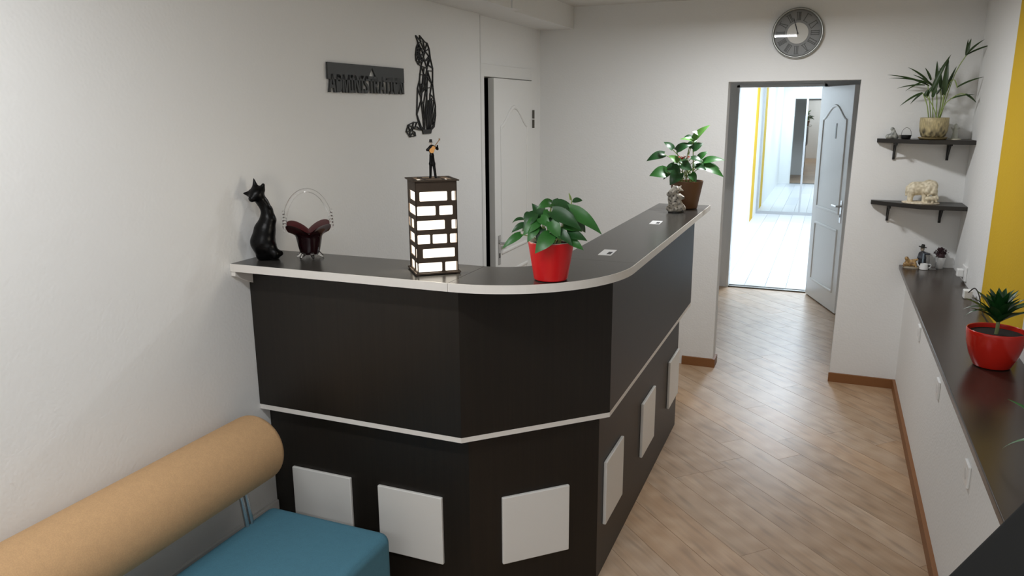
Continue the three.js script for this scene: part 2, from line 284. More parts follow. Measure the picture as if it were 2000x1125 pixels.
// ---------- reception counter ----------
const TN = 0.4142;
const counter = thing('reception_counter', 'dark wood angled reception counter with white square tiles on its base', 'counter');
{
  const yl = 0.679, yu = 0.697, yt = 1.223;
  const U = [[0.001, 3.106], [0.841, 3.106], [1.243, 2.705], [1.243, 0.973]], t = 0.018;
  const Ui = [[0.001, 3.106 - t], [0.841 - t * TN, 3.106 - t], [1.243 - t, 2.705 - t * TN], [1.243 - t, 0.973]];
  for (let i = 0; i < 3; i++) obj('upper_panel', polyPrism([U[i], U[i + 1], Ui[i + 1], Ui[i]], yu, yt, 0.0006), M.wenge, counter);
  obj('end_panel', box(1.06, 1.225, yu, yt, 0.975, 0.993), M.wenge, counter);
  const w = 0.27, ledge = polyPrism([...U, [1.243 - w, 0.973], [1.243 - w, 2.705 - w * TN], [0.841 - w * TN, 3.106 - w], [0.001, 3.106 - w]], yl, yu);
  obj('ledge_board', ledge, M.edge, counter);
  const Lo = [[0.001, 3.055], [0.842, 3.055], [1.205, 2.705], [1.205, 1.1]], Li = [[0.001, 3.037], [0.834, 3.037], [1.187, 2.697], [1.187, 1.1]];
  for (let i = 0; i < 3; i++) obj('base_panel', polyPrism([Lo[i], Lo[i + 1], Li[i + 1], Li[i]], 0.0, yl, 0.0006), M.wenge, counter);
  obj('end_panel', box(1.0, 1.187, 0, yl, 1.102, 1.12), M.wenge, counter);
  const tile = () => { const g = new RoundedBoxGeometry(0.263, 0.263, 0.014, 2, 0.004); g.translate(0, 0, 0.007); return g; };
  const put = (x, y, z, ry) => { const m = obj('tile', tile(), M.tile, counter); m.position.set(x, y, z); m.rotation.y = ry; };
  put(0.227, 0.309, 3.055, 0); put(0.607, 0.304, 3.055, 0);
  const ca = Math.atan2(0.35, 0.363), at = 0.495; put(0.842 + 0.363 * at, 0.301, 3.055 - 0.35 * at, ca);
  for (const [y, z] of [[0.33, 2.5], [0.333, 1.88], [0.333, 1.25]]) put(1.205, y, z, Math.PI / 2);
  // white angled bracket at the wall
  const br = new THREE.ExtrudeGeometry(new THREE.Shape([[3.107, 1.223], [3.192, 1.223], [3.194, 1.207], [3.107, 1.166]].map(p => new THREE.Vector2(-p[0], p[1]))), { depth: 0.018, bevelEnabled: false }); br.rotateY(Math.PI / 2); br.translate(0.001, 0, 0);
  obj('bracket', br, M.edge, counter);
}
const slab = thing('counter_top', 'dark laminate counter top with rounded corner and white edge band', 'counter top');
{
  const y0 = 1.223, y1 = 1.25, e = 0.0025, arc = (cx, cz, r, n, rev) => { const o = []; for (let i = 0; i <= n; i++) { const a = Math.PI / 2 * (1 - i / n); o.push([cx + r * Math.cos(a), cz + r * Math.sin(a)]); } return rev ? o.reverse() : o; };
  const outer = [...arc(0.851, 2.726, 0.47, 24), [1.321, 2.684]], inner = [[1.04, 2.684], ...arc(0.858, 2.735, 0.182, 12, true), [0.851, 2.917]];
  const outIn = [...arc(0.851, 2.726, 0.47 - e, 24), [1.321 - e, 2.684]];
  obj('top_board', polyPrism([[0.001, 3.196 - e], [0.8495, 3.196 - e], [0.8495, 2.917], [0.001, 2.917]], y0, y1), M.top, slab);
  obj('top_board', polyPrism([...outIn, ...inner], y0, y1), M.top, slab);
  obj('top_board', polyPrism([[1.04, 2.6825], [1.321 - e, 2.6825], [1.321 - e, 0.963], [1.04, 0.963]], y0, y1), M.top, slab);
  obj('edge_band', box(0.001, 0.8495, y0, y1, 3.196 - e, 3.1965), M.edge, slab);
  obj('edge_band', polyPrism([...arc(0.851, 2.726, 0.4705, 24), [1.3215, 2.684], ...outIn.slice().reverse()], y0, y1), M.edge, slab);
  obj('edge_band', box(1.321 - e, 1.3215, y0, y1, 0.963, 2.6825), M.edge, slab);
  obj('edge_band', box(1.04, 1.3215, y0, y1, 0.9605, 0.963), M.edge, slab);
}

// ---------- sofa ----------
{
  const s = thing('sofa', 'low sofa with teal block seat and tan roll back along the left wall', 'sofa', [0, 0, 0]);
  const tan = std('#ffffff', 0.85, { map: fabricTex(198, 160, 117), bumpMap: fabricBump, bumpScale: 0.0006 }), teal = std('#ffffff', 0.85, { map: fabricTex(76, 126, 146), bumpMap: fabricBump, bumpScale: 0.0006 });
  const R = 0.12, prof = [[0, 0], [R - 0.03, 0]]; for (let i = 1; i <= 6; i++) prof.push([R - 0.03 + 0.03 * Math.sin(i / 6 * Math.PI / 2), 0.03 - 0.03 * Math.cos(i / 6 * Math.PI / 2)]);
  prof.push([R, 0.9], [R, 1.87]); for (let i = 0; i <= 6; i++) prof.push([R - 0.03 + 0.03 * Math.cos(i / 6 * Math.PI / 2), 1.87 + 0.03 * Math.sin(i / 6 * Math.PI / 2)]); prof.push([0, 1.9]);
  const roll = lathe(prof, 48); roll.rotateX(Math.PI / 2); roll.translate(0.124, 0.618, 3.262);
  { const uv = roll.attributes.uv; const p = roll.attributes.position; for (let i = 0; i < uv.count; i++) uv.setXY(i, uv.getX(i) * 0.754, p.getZ(i)); }
  obj('roll_back', roll, tan, s);
  const seat = new RoundedBoxGeometry(0.5, 0.30, 1.9, 4, 0.035); seat.translate(0.405, 0.25, 4.215); triUV(seat);
  obj('seat', seat, teal, s);
  for (const z of [3.40, 4.2, 5.0]) obj('back_post', merge([bar(V(0.185, 0.39, z), V(0.165, 0.53, z), 0.008), bar(V(0.185, 0.39, z + 0.022), V(0.165, 0.53, z + 0.022), 0.008)]), M.chrome, s);
  for (const [x, z] of [[0.2, 3.33], [0.6, 3.33], [0.2, 5.1], [0.6, 5.1]]) obj('leg', bar(V(x, 0, z), V(x, 0.105, z), 0.02, 14), M.chrome, s);
}

// ---------- wall sign and wire cat on the left wall ----------
{
  const s = thing('wall_sign', 'dark grey cut-out ADMINISTRATION sign on the left wall', 'sign', [0.004, 1.84, 2.272]);
  const m = std('#313332', 0.55);
  // local x runs along the wall towards the back (world -z), local y up, thickness towards the room
  s.rotation.y = Math.PI / 2;
  const g = holed([[-0.3, 0.052], [0.305, 0.052], [0.305, 0.118], [-0.298, 0.118]], [[[-0.004, 0.062], [0.066, 0.062], [0.031, 0.11]]], 0.008);
  obj('plate', flat(g), m, s);
  const font = await new FontLoader().loadAsync('fonts/droid/droid_sans_bold.typeface.json');
  const word = 'ADMINISTRATION', raw = [], adv = [];
  let x = 0;
  for (const ch of word) { const t = new TextGeometry(ch, { font, size: 1, depth: 1, curveSegments: 4 }); t.computeBoundingBox(); const b = t.boundingBox; t.translate(-b.min.x, 0, 0); raw.push([t, x, b.max.x - b.min.x, ch]); x += b.max.x - b.min.x + 0.07; }
  const k = 0.598 / (x - 0.07);
  for (const [t, x0, w, ch] of raw) {
    const list = [flat(t)];
    if (ch === 'D' || ch === 'O') { const f = new THREE.BoxGeometry(w * 0.55, 0.5, 0.96); f.translate(w / 2, 0.36, 0.5); list.push(flat(f)); }
    const h = merge(list); h.translate(x0, 0, 0); h.scale(k, 0.0735, 0.008); h.translate(-0.295, 0, 0);
    obj('letter', h, m, s);
  }
}
{
  const L = [[1.827,2.117,1.806,2.086,1.823,2.064,1.835,2.028,1.832,2.003,1.813,1.987,1.783,1.978,1.722,1.97],[1.827,2.117,1.776,2.095],[1.789,2.12,1.74,2.095,1.714,2.09,1.695,2.065,1.685,2.02,1.663,1.972],[1.789,2.12,1.781,2.09,1.806,2.086],[1.806,2.086,1.769,2.049,1.823,2.064],[1.823,2.064,1.761,2.002,1.833,2.028],[1.832,2.003,1.748,2.045,1.714,2.09],[1.781,2.09,1.738,2.05,1.783,1.978],[1.833,2.028,1.773,2.062,1.75,2.012,1.813,1.987],[1.755,2.097,1.738,2.05,1.695,2.065],[1.738,2.05,1.697,2.029,1.741,2.003,1.685,2.02],[1.75,2.012,1.722,1.97,1.697,2.029],[1.824,2.045,1.786,2.014,1.818,1.992],[1.797,2.08,1.82,2.036,1.793,1.991],[1.806,2.086,1.79,2.033,1.832,2.003],[1.685,2.02,1.71,1.987,1.663,1.972],[1.709,2.004,1.722,1.97],[1.663,1.972,1.668,1.894,1.656,1.825,1.644,1.785,1.645,1.739,1.665,1.682,1.698,1.667],[1.717,1.958,1.664,1.959],[1.783,1.978,1.796,1.938,1.803,1.909,1.826,1.871,1.841,1.746,1.793,1.672],[1.783,1.978,1.755,1.937,1.794,1.814,1.803,1.909],[1.796,1.936,1.745,1.939,1.668,1.894],[1.753,1.969,1.792,1.843,1.794,1.814,1.841,1.746],[1.722,1.97,1.753,1.892,1.734,1.829,1.717,1.958],[1.717,1.958,1.679,1.894,1.698,1.844,1.656,1.825],[1.745,1.939,1.739,1.873,1.77,1.794,1.794,1.814],[1.789,1.891,1.755,1.867,1.781,1.852,1.789,1.891],[1.826,1.871,1.793,1.828],[1.739,1.873,1.669,1.879],[1.734,1.829,1.75,1.775,1.767,1.672,1.77,1.794],[1.734,1.829,1.733,1.75,1.741,1.671,1.745,1.775],[1.698,1.844,1.708,1.775,1.73,1.671,1.716,1.814],[1.683,1.824,1.693,1.75,1.714,1.67,1.696,1.795],[1.732,1.814,1.673,1.814],[1.794,1.814,1.779,1.726,1.773,1.672],[1.656,1.825,1.689,1.725,1.704,1.67],[1.644,1.785,1.686,1.695,1.65,1.745],[1.68,1.707,1.658,1.709,1.69,1.672],[1.841,1.746,1.822,1.698,1.793,1.672,1.766,1.696,1.779,1.726],[1.825,1.707,1.877,1.709,1.932,1.696,1.95,1.667,1.916,1.64,1.862,1.643,1.867,1.66,1.895,1.669,1.884,1.68,1.804,1.669,1.825,1.707],[1.877,1.709,1.888,1.687,1.932,1.696,1.915,1.666,1.95,1.667],[1.915,1.666,1.916,1.64,1.89,1.658,1.862,1.643],[1.888,1.687,1.915,1.666,1.895,1.669],[1.847,1.705,1.869,1.679,1.888,1.687,1.844,1.686,1.804,1.669]];
  const list = [];
  for (const l of L) for (let i = 0; i + 3 < l.length; i += 2) {
    const [z0, y0, z1, y1] = l.slice(i, i + 4), d = Math.hypot(z1 - z0, y1 - y0), g = new THREE.BoxGeometry(0.006, 0.0045, d + 0.0035);
    g.rotateX(-Math.atan2(y1 - y0, z1 - z0)); g.translate(0.004, (y0 + y1) / 2, (z0 + z1) / 2); list.push(g);
  }
  const foot = holed([[-1.793, 1.672], [-1.691, 1.67], [-1.703, 1.649], [-1.784, 1.649]], [], 0.006); foot.rotateY(Math.PI / 2); foot.translate(0.001, 0, 0); list.push(foot);
  tag(obj('wall_decoration', merge(list), M.black), 'black geometric line-art sitting cat mounted on the left wall', 'wall art');
}

// ---------- black cat figurine ----------
{
  const k = 0.000297, ox = 320, oy = 1046, t = thing('cat_figurine', 'slender glossy black sitting cat statuette at the wall end of the counter', 'figurine', [0.076, 1.25, 3.082], faceCam(0.07, 3.06));
  const P = (x, y, r, z = 0) => [(x - ox) * k, (oy - y) * k, z, r * k];
  const c = (a, b) => [...a, ...b];
  const B = [P(290, 950, 118), P(268, 830, 138), P(300, 690, 118), P(345, 565, 88), P(342, 455, 62), P(305, 365, 58), P(240, 255, 78, 0.006)];
  const caps = []; for (let i = 0; i + 1 < B.length; i++) caps.push(c(B[i], B[i + 1]));
  caps.push(c(P(240, 255, 70, 0.008), P(185, 300, 40, 0.024)));                     // muzzle
  caps.push(c(P(235, 190, 42), P(222, 72, 5)));                                     // ears
  caps.push(c(P(160, 250, 38), P(90, 240, 5)));
  caps.push(c(P(305, 200, 36, 0.004), P(322, 150, 20, 0.004)));
  caps.push(c(P(400, 960, 60, 0.03), P(455, 965, 36, 0.022)));                      // paw and thigh
  caps.push(c(P(340, 900, 90, 0.02), P(390, 980, 50, 0.03)));
  caps.push(c(P(250, 1000, 60), P(400, 1000, 56)));
  const fn = p => Math.max(blend(p, caps.map(q => q), 0.012), 0.0005 - p[1]);
  obj('body', sdf(fn, [-0.01, 0.146, 0], 0.16, 80), M.blackGloss, t);
  const col = new THREE.TorusGeometry(0.0195, 0.0012, 8, 32); col.rotateX(Math.PI / 2); col.translate((342 - ox) * k, (oy - 440) * k, 0);
  obj('collar', col, M.brassDark, t);
  for (const [x, y, z] of [[236, 248, 0.0275], [188, 250, 0.022]]) { const e = new THREE.SphereGeometry(0.0035, 10, 8); e.scale(1, 1.4, 0.5); e.translate((x - ox) * k, (oy - y) * k, z); obj('eye', e, M.chrome, t); }
}

// ---------- glass basket ----------
{
  const t = thing('glass_basket', 'dark red glass basket vase with clear looped handle', 'vase', [0.187, 1.25, 2.99], faceCam(0.185, 3.0));
  const wine = phys('#5a1620', 0.04, { transmission: 0.9, thickness: 0, ior: 1.5, side: THREE.DoubleSide });
  const wine2 = phys('#1c070b', 0.05, { transmission: 0.25, thickness: 0, ior: 1.5, side: THREE.DoubleSide });
  const surf = (u0, u1, off) => {                              // flared cup with four lobes
    const nu = 24, nv = 64, pos = [], idx = [], uv = [];
    for (let i = 0; i <= nu; i++) for (let j = 0; j <= nv; j++) {
      const u = u0 + (u1 - u0) * i / nu, a = j / nv * Math.PI * 2, fl = Math.max(0, (u - 0.62) / 0.38), lob = 2 * Math.abs(Math.sin(2 * a)) - 1;
      const r = 0.034 + 0.018 * Math.pow(u, 0.8) + fl * fl * (0.03 + 0.01 * lob) + off, y = 0.018 + 0.092 * u + fl * 0.017 * lob;
      pos.push(r * Math.cos(a), y, r * Math.sin(a)); uv.push(a, u);
    }
    for (let i = 0; i < nu; i++) for (let j = 0; j < nv; j++) { const a = i * (nv + 1) + j; idx.push(a, a + nv + 1, a + 1, a + 1, a + nv + 1, a + nv + 2); }
    const g = new THREE.BufferGeometry(); g.setAttribute('position', new THREE.Float32BufferAttribute(pos, 3)); g.setAttribute('uv', new THREE.Float32BufferAttribute(uv, 2)); g.setIndex(idx); g.computeVertexNormals(); return g;
  };
  obj('bowl', merge([surf(0, 0.72, 0), surf(0, 0.72, -0.004)]), wine2, t);
  obj('petal_rim', surf(0.72, 1, -0.001), wine, t);
  const bottom = new THREE.CylinderGeometry(0.0335, 0.03, 0.008, 40); bottom.translate(0, 0.0165, 0); obj('bowl_floor', bottom, wine2, t);
  const hp = []; for (let i = 0; i <= 20; i++) { const a = Math.PI * i / 20; hp.push(V(0.082 * Math.cos(a), 0.11 + 0.132 * Math.sin(a), 0)); }
  const hg = tube(hp, 0.0072, 60, 12); obj('handle', hg, M.glass, t);
  for (let i = 0; i < 7; i++) for (const s of [-1, 1]) { const b = new THREE.SphereGeometry(0.0085, 12, 10); b.scale(0.8, 0.75, 1); b.translate(s * 0.0825, 0.1 + i * 0.011, 0); obj('handle_bead', b, M.glass, t); }
  for (let i = 0; i < 6; i++) { const a = i / 6 * Math.PI * 2 + 0.3, f = sdf(p => cap(p, [0.03 * Math.cos(a), 0.016, 0.03 * Math.sin(a), 0.0085, 0.045 * Math.cos(a), 0.0052, 0.045 * Math.sin(a), 0.005]), [0.037 * Math.cos(a), 0.011, 0.037 * Math.sin(a)], 0.022, 20); obj('foot', f, M.glass, t); }
}

// ---------- brick lantern with guitarist ----------
{
  const S = 0.134, Y0 = 0.008, Y1 = 0.3, t = thing('brick_lantern', 'tall glowing lantern with brown brick-pattern cut-out frame', 'lamp', [0.722, 1.25, 3.042], 0.70);
  const wood = std('#3a2d20', 0.65), glow = std('#fff6e6', 0.6, { emissive: new THREE.Color(1, 0.93, 0.8), emissiveIntensity: 1.25 });
  const rows = [
    [[[0.10, 0.765], [0.87, 0.985]], [[0.28, 0.94]]], [[[0.03, 0.475], [0.565, 0.89]], [[0.1, 0.95]]], [[[0.02, 0.69], [0.855, 0.985]], [[0.06, 0.27], [0.36, 0.7]]],
    [[[0.02, 0.325], [0.385, 0.735], [0.81, 0.985]], [[0.16, 0.72]]], [[[0.14, 0.92]], [[0.18, 0.7], [0.78, 0.96]]], [[[0.02, 0.60], [0.675, 0.985]], [[0.2, 0.6], [0.7, 0.98]]]];
  const rr = (x0, x1, y0, y1, r) => { const p = []; for (const [cx, cy, a] of [[x1 - r, y1 - r, 0], [x0 + r, y1 - r, 1], [x0 + r, y0 + r, 2], [x1 - r, y0 + r, 3]]) for (let i = 0; i <= 3; i++) { const b = (a + i / 3) * Math.PI / 2; p.push([cx + r * Math.cos(b), cy + r * Math.sin(b)]); } return p; };
  for (let side = 0; side < 4; side++) {
    const holes = rows.flatMap((r, i) => { const yt = 0.268 - i * 0.0455; return r[side % 2].map(([a, b]) => rr(-S / 2 + a * S, -S / 2 + b * S, yt - 0.0295, yt, 0.003)); });
    const g = holed([[-S / 2, Y0], [S / 2, Y0], [S / 2, Y1], [-S / 2, Y1]], holes, 0.003); g.translate(0, 0, S / 2 - 0.003); g.rotateY(side % 2 ? (side === 1 ? -Math.PI / 2 : Math.PI / 2) : side ? Math.PI : 0);
    obj('side_panel', flat(g), wood, t);
  }
  const q = 0.074, top = holed([[-q, -q], [q, -q], [q, q], [-q, q]], [rr(-0.055, -0.036, -0.05, 0.05, 0.002), rr(0.036, 0.055, -0.05, 0.05, 0.002), rr(-0.024, 0.024, 0.012, 0.05, 0.002), rr(-0.024, 0.024, -0.05, -0.012, 0.002)], 0.004);
  top.rotateX(-Math.PI / 2); top.translate(0, Y1, 0); obj('top_plate', flat(top), wood, t);
  obj('base_plate', box(-q, q, 0.003, Y0, -q, q), wood, t);
  for (const x of [-0.066, 0.066]) for (const z of [-0.066, 0.066]) { const f = new THREE.CylinderGeometry(0.006, 0.006, 0.003, 10); f.translate(x, 0.0015, z); obj('foot', f, wood, t); }
  obj('diffuser', box(-S / 2 + 0.006, S / 2 - 0.006, Y0 + 0.001, Y1 - 0.004, -S / 2 + 0.006, S / 2 - 0.006), glow, t);
  const pl = new THREE.PointLight(new THREE.Color(1, 0.9, 0.74), 0.35, 0, 2); pl.position.set(0, 0.15, 0); pl.castShadow = true; pl.shadow.radius = 3; t.add(pl);

  const k = 0.000172, ox = 590, oy = 826, m = thing('guitarist_figurine', 'thin black musician figurine with hat and tan guitar on top of the lantern', 'figurine', [0.724, 1.2505 + 0.304, 3.035], faceCam(0.72, 3.03));
  const P = (x, y, r, z = 0) => [(x - ox) * k, (oy - y) * k, z, r * k], c = (a, b) => [...a, ...b];
  const caps = [c(P(545, 805, 22), P(553, 560, 27)), c(P(553, 560, 27), P(570, 410, 34)), c(P(640, 805, 24), P(612, 560, 27)), c(P(612, 560, 27), P(588, 410, 34)), c(P(580, 400, 34), P(575, 330, 36)), c(P(575, 330, 36), P(590, 255, 46)),
    c(P(555, 250, 26), P(500, 305, 20)), c(P(500, 305, 20), P(560, 315, 14, 0.006)), c(P(630, 250, 24), P(688, 290, 19)), c(P(688, 290, 19), P(690, 225, 14, 0.006)), c(P(535, 812, 16, 0.002), P(530, 815, 14, 0.008)), c(P(650, 812, 16, 0.002), P(655, 815, 14, 0.008))];
  obj('body', sdf(p => Math.max(blend(p, caps, 0.004), 0.0002 - p[1]), [0, 0.052, 0], 0.058, 72), M.blackGloss, m);
  obj('head', sdf(p => blend(p, [c(P(568, 195, 22), P(568, 178, 24))], 0.002), [(568 - ox) * k, (oy - 186) * k, 0], 0.009, 20), std('#d8c8bb', 0.6), m);
  const hat = lathe([[0, 0.0095], [0.0045, 0.0095], [0.005, 0.0015], [0.0078, 0.001], [0.0078, 0], [0, 0]], 24); hat.translate((568 - ox) * k, (oy - 166) * k, 0); obj('hat', hat, M.black, m);
  const gt = obj('guitar_body', sdf(p => Math.max(blend(p, [c(P(585, 315, 46, 0.0095), P(585, 315, 46, 0.0095)), c(P(618, 265, 36, 0.0095), P(618, 265, 36, 0.0095))], 0.004), Math.abs(p[2] - 0.0095) - 0.0026), [(600 - ox) * k, (oy - 295) * k, 0.0095], 0.018, 40), std('#d59a55', 0.5), m);
  obj('guitar_neck', merge([bar(V((630 - ox) * k, (oy - 250) * k, 0.0115), V((727 - ox) * k, (oy - 120) * k, 0.0115), 0.0013), box((715 - ox) * k, (742 - ox) * k, (oy - 128) * k, (oy - 95) * k, 0.0103, 0.0127)]), std('#8b6a48', 0.5), gt);
}

// ---------- plants ----------
function potPlant(name, label, pos, specs, opt) {
  const t = thing(name, label, 'potted plant', pos, faceCam(pos[0], pos[2])), { k, ox, oy, y } = opt;
  const P = (px, py, z) => V((px - ox) * k, y + (oy - py) * k, z);
  const soilP = a => V(0.5 * opt.r * Math.cos(a), y - 0.012, 0.5 * opt.r * Math.sin(a));
  specs.forEach((s, i) => {
    const [x0, y0, z0, x1, y1, z1, w, mat = opt.mat || 'leaf', nz = 0.8, o = {}] = s;
    const b = P(x0, y0, z0), e = P(x1, y1, z1);
    obj(opt.leafName || 'leaf', leaf(b, e, V(0, 1, nz).normalize(), w * k, { prof: opt.prof || heart, bulge: 0.12, ...opt.shape, ...o }), M[mat], t);
    if (!opt.noStem) { const a = i * 2.4, m = soilP(a); obj('stem', tube([m, V((m.x * 2 + b.x) / 3, (m.y + b.y * 1.6) / 2.6, (m.z * 2 + b.z) / 3), b], opt.stemR || 0.0016, 10, 6), M.stem, t); }
  });
  return t;
}
{
  const t = potPlant('anthurium_plant', 'leafy green plant in red tapered pot on the rounded counter corner', [1.128, 1.25, 3.03], [
    [560, 475, 0.075, 385, 672, 0.10, 175, 'leaf', 2.5], [225, 495, 0.03, 10, 655, 0.05, 95, 'leaf', 1.6], [250, 345, 0.0, 118, 390, 0.0, 60, 'leafDark', 0.6, { bulge: 0.22 }], [265, 390, 0.02, 115, 482, 0.03, 85, 'leafDark', 1],
    [420, 330, 0.05, 250, 490, 0.07, 150, 'leaf', 1.4], [455, 330, 0.03, 345, 150, 0.02, 125, 'leafDark', 1.2], [570, 160, 0.0, 395, 215, 0.03, 120, 'leaf', 1.6, { bulge: 0.2 }], [565, 190, -0.01, 850, 245, 0.02, 140, 'leafDark', 1.0, { bulge: 0.2 }],
    [730, 215, 0.02, 1130, 490, 0.05, 175, 'leaf', 1.4, { bulge: 0.16 }], [570, 230, 0.05, 900, 420, 0.08, 180, 'leafDark', 1.5], [560, 330, 0.07, 660, 520, 0.085, 150, 'leaf', 2.2], [740, 470, 0.06, 965, 545, 0.075, 130, 'leafDark', 1.2],
    [760, 540, 0.065, 925, 645, 0.08, 100, 'leaf', 1.6], [800, 150, -0.02, 918, 138, -0.02, 78, 'leafDark', 0.9, { prof: oval, lobe: 0 }], [480, 300, 0.02, 590, 400, 0.05, 130, 'leafDark', 1.6], [400, 400, 0.06, 300, 560, 0.08, 110, 'leaf', 2],
    [640, 430, 0.07, 800, 590, 0.09, 110, 'leafDark', 1.8], [500, 260, -0.05, 420, 400, -0.07, 120, 'leafDark', 0.8], [650, 300, -0.05, 760, 400, -0.08, 130, 'leafDark', 0.8], [600, 220, -0.06, 640, 130, -0.07, 110, 'leafDark', 0.8],
    [440, 300, 0.05, 560, 400, 0.075, 120, 'leaf', 1.7], [330, 290, 0.01, 245, 330, 0.02, 110, 'leafDark', 1.0], [380, 260, 0.04, 255, 420, 0.06, 130, 'leafDark', 1.5], [690, 250, 0.04, 830, 400, 0.07, 150, 'leafDark', 1.3], [470, 420, 0.05, 400, 560, 0.06, 110, 'leafDark', 1.8],
    [700, 390, 0.05, 910, 450, 0.06, 120, 'leaf', 1.1], [540, 240, 0.03, 480, 340, 0.05, 110, 'leaf', 1.4], [330, 430, -0.02, 220, 500, -0.03, 110, 'leafDark', 1], [840, 380, -0.03, 960, 520, -0.04, 120, 'leafDark', 1], [620, 450, 0.06, 560, 560, 0.08, 110, 'leafDark', 2],
  ], { k: 0.000271, ox: 563, oy: 590, y: 0.122, r: 0.06 });
  obj('pot', lathe([[0, 0.0015], [0.05, 0.0015], [0.053, 0.005], [0.0715, 0.118], [0.0722, 0.122], [0.0698, 0.1225], [0.0685, 0.118], [0.0655, 0.1]], 56), M.red, t);
  obj('liner_rim', lathe([[0.068, 0.1185], [0.0698, 0.1232], [0.0672, 0.1235], [0.0652, 0.112]], 56), M.cream, t);
  const so = new THREE.CylinderGeometry(0.0655, 0.064, 0.006, 40); so.translate(0, 0.108, 0); obj('soil', so, M.soil, t);
  const s = tube([V(0.02, 0.11, 0), V(0.05, 0.2, -0.01), V(0.063, 0.243, -0.02), V(0.055, 0.265, -0.02)], 0.0016, 16, 6); obj('flower_stalk', s, M.stem, t);
  const b = sdf(p => cap(p, [0.0585, 0.248, -0.02, 0.0022, 0.0545, 0.266, -0.02, 0.0016]), [0.0565, 0.257, -0.02], 0.014, 20); obj('bud', b, M.stem, t);
}
{
  const t = potPlant('anthurium_plant', 'flowering green plant with red blooms in brown pot at the far counter end', [1.215, 1.25, 1.13], [
    [300, 410, 0.0, 108, 482, 0.02, 110, 'leafDark', 1.2], [340, 590, 0.06, 152, 628, 0.09, 150, 'leaf', 1.6], [385, 350, 0.02, 285, 275, 0.0, 85, 'leafDark', 0.7], [450, 475, 0.06, 345, 415, 0.05, 80, 'leafLight', 1.2],
    [430, 365, 0.04, 600, 300, 0.03, 100, 'leafDark', 1.2, { bulge: 0.2 }], [600, 250, 0.0, 772, 92, 0.0, 85, 'leafLight', 1.2], [600, 262, 0.02, 455, 245, 0.03, 65, 'leafLight', 0.6], [595, 235, 0, 500, 225, 0, 70, 'leafDark', 1, { prof: oval, lobe: 0 }],
    [600, 350, 0.03, 710, 285, 0.02, 100, 'leafDark', 1.2], [665, 445, 0.03, 758, 372, 0.02, 75, 'leaf', 1.2], [715, 480, 0.03, 942, 462, 0.04, 100, 'leaf', 0.9], [715, 520, 0.05, 935, 637, 0.07, 110, 'leaf', 1.2],
    [730, 520, 0.0, 895, 560, 0.0, 80, 'leafDark', 0.9], [470, 590, 0.09, 375, 720, 0.11, 140, 'leafDark', 2], [490, 500, 0.08, 605, 565, 0.1, 110, 'leafDark', 2], [640, 520, 0.07, 750, 560, 0.09, 80, 'leafDark', 1.2],
    [590, 600, 0.08, 650, 690, 0.1, 90, 'leaf', 2], [585, 440, 0.06, 710, 480, 0.07, 85, 'leafDark', 0.6], [380, 540, 0.06, 480, 620, 0.1, 130, 'leafDark', 1.8], [560, 330, 0.0, 640, 260, -0.02, 90, 'leafDark', 1], [420, 520, 0.0, 300, 680, 0.02, 110, 'leafDark', 1.4],
    [520, 540, -0.05, 420, 460, -0.1, 130, 'leafDark', 0.8], [640, 560, -0.05, 740, 500, -0.1, 130, 'leafDark', 0.8],
  ], { k: 0.000483, ox: 550, oy: 690, y: 0.145, r: 0.07, stemR: 0.002 });
  obj('pot', lathe([[0, 0.0015], [0.058, 0.0015], [0.061, 0.005], [0.0855, 0.14], [0.0865, 0.1452], [0.083, 0.146], [0.081, 0.14], [0.077, 0.12]], 56), M.brownPot, t);
  const so = new THREE.CylinderGeometry(0.0785, 0.077, 0.006, 40); so.translate(0, 0.13, 0); obj('soil', so, M.soil, t);
  const bloom = phys('#9c2f22', 0.35, { side: THREE.DoubleSide });
  for (const [x, y, z, x1, y1, w] of [[480, 445, 0.07, 450, 425, 55], [510, 440, 0.085, 520, 415, 60], [545, 440, 0.075, 572, 425, 50]]) { const K = 0.000483, b = V((x - 550) * K, 0.145 + (690 - y) * K, z), e = V((x1 - 550) * K, 0.145 + (690 - y1) * K, z + 0.015); const f = obj('red_bloom', leaf(b, e, V(0, 1, 0.6).normalize(), w * K, { fold: 0.3, lobe: 0.5 }), bloom, t); obj('spadix', bar(b, b.clone().add(V(0.004, 0.018, 0.01)), 0.002, 8), M.cream, f); }
  { const K = 0.000483, b = V((640 - 550) * K, 0.145 + (690 - 190) * K, 0.01); obj('white_bloom', leaf(b, b.clone().add(V(-0.026, 0.012, 0.012)), V(0, 1, 0.9).normalize(), 0.028, { fold: 0.3 }), phys('#f2efe8', 0.4, { side: THREE.DoubleSide }), t); }
}
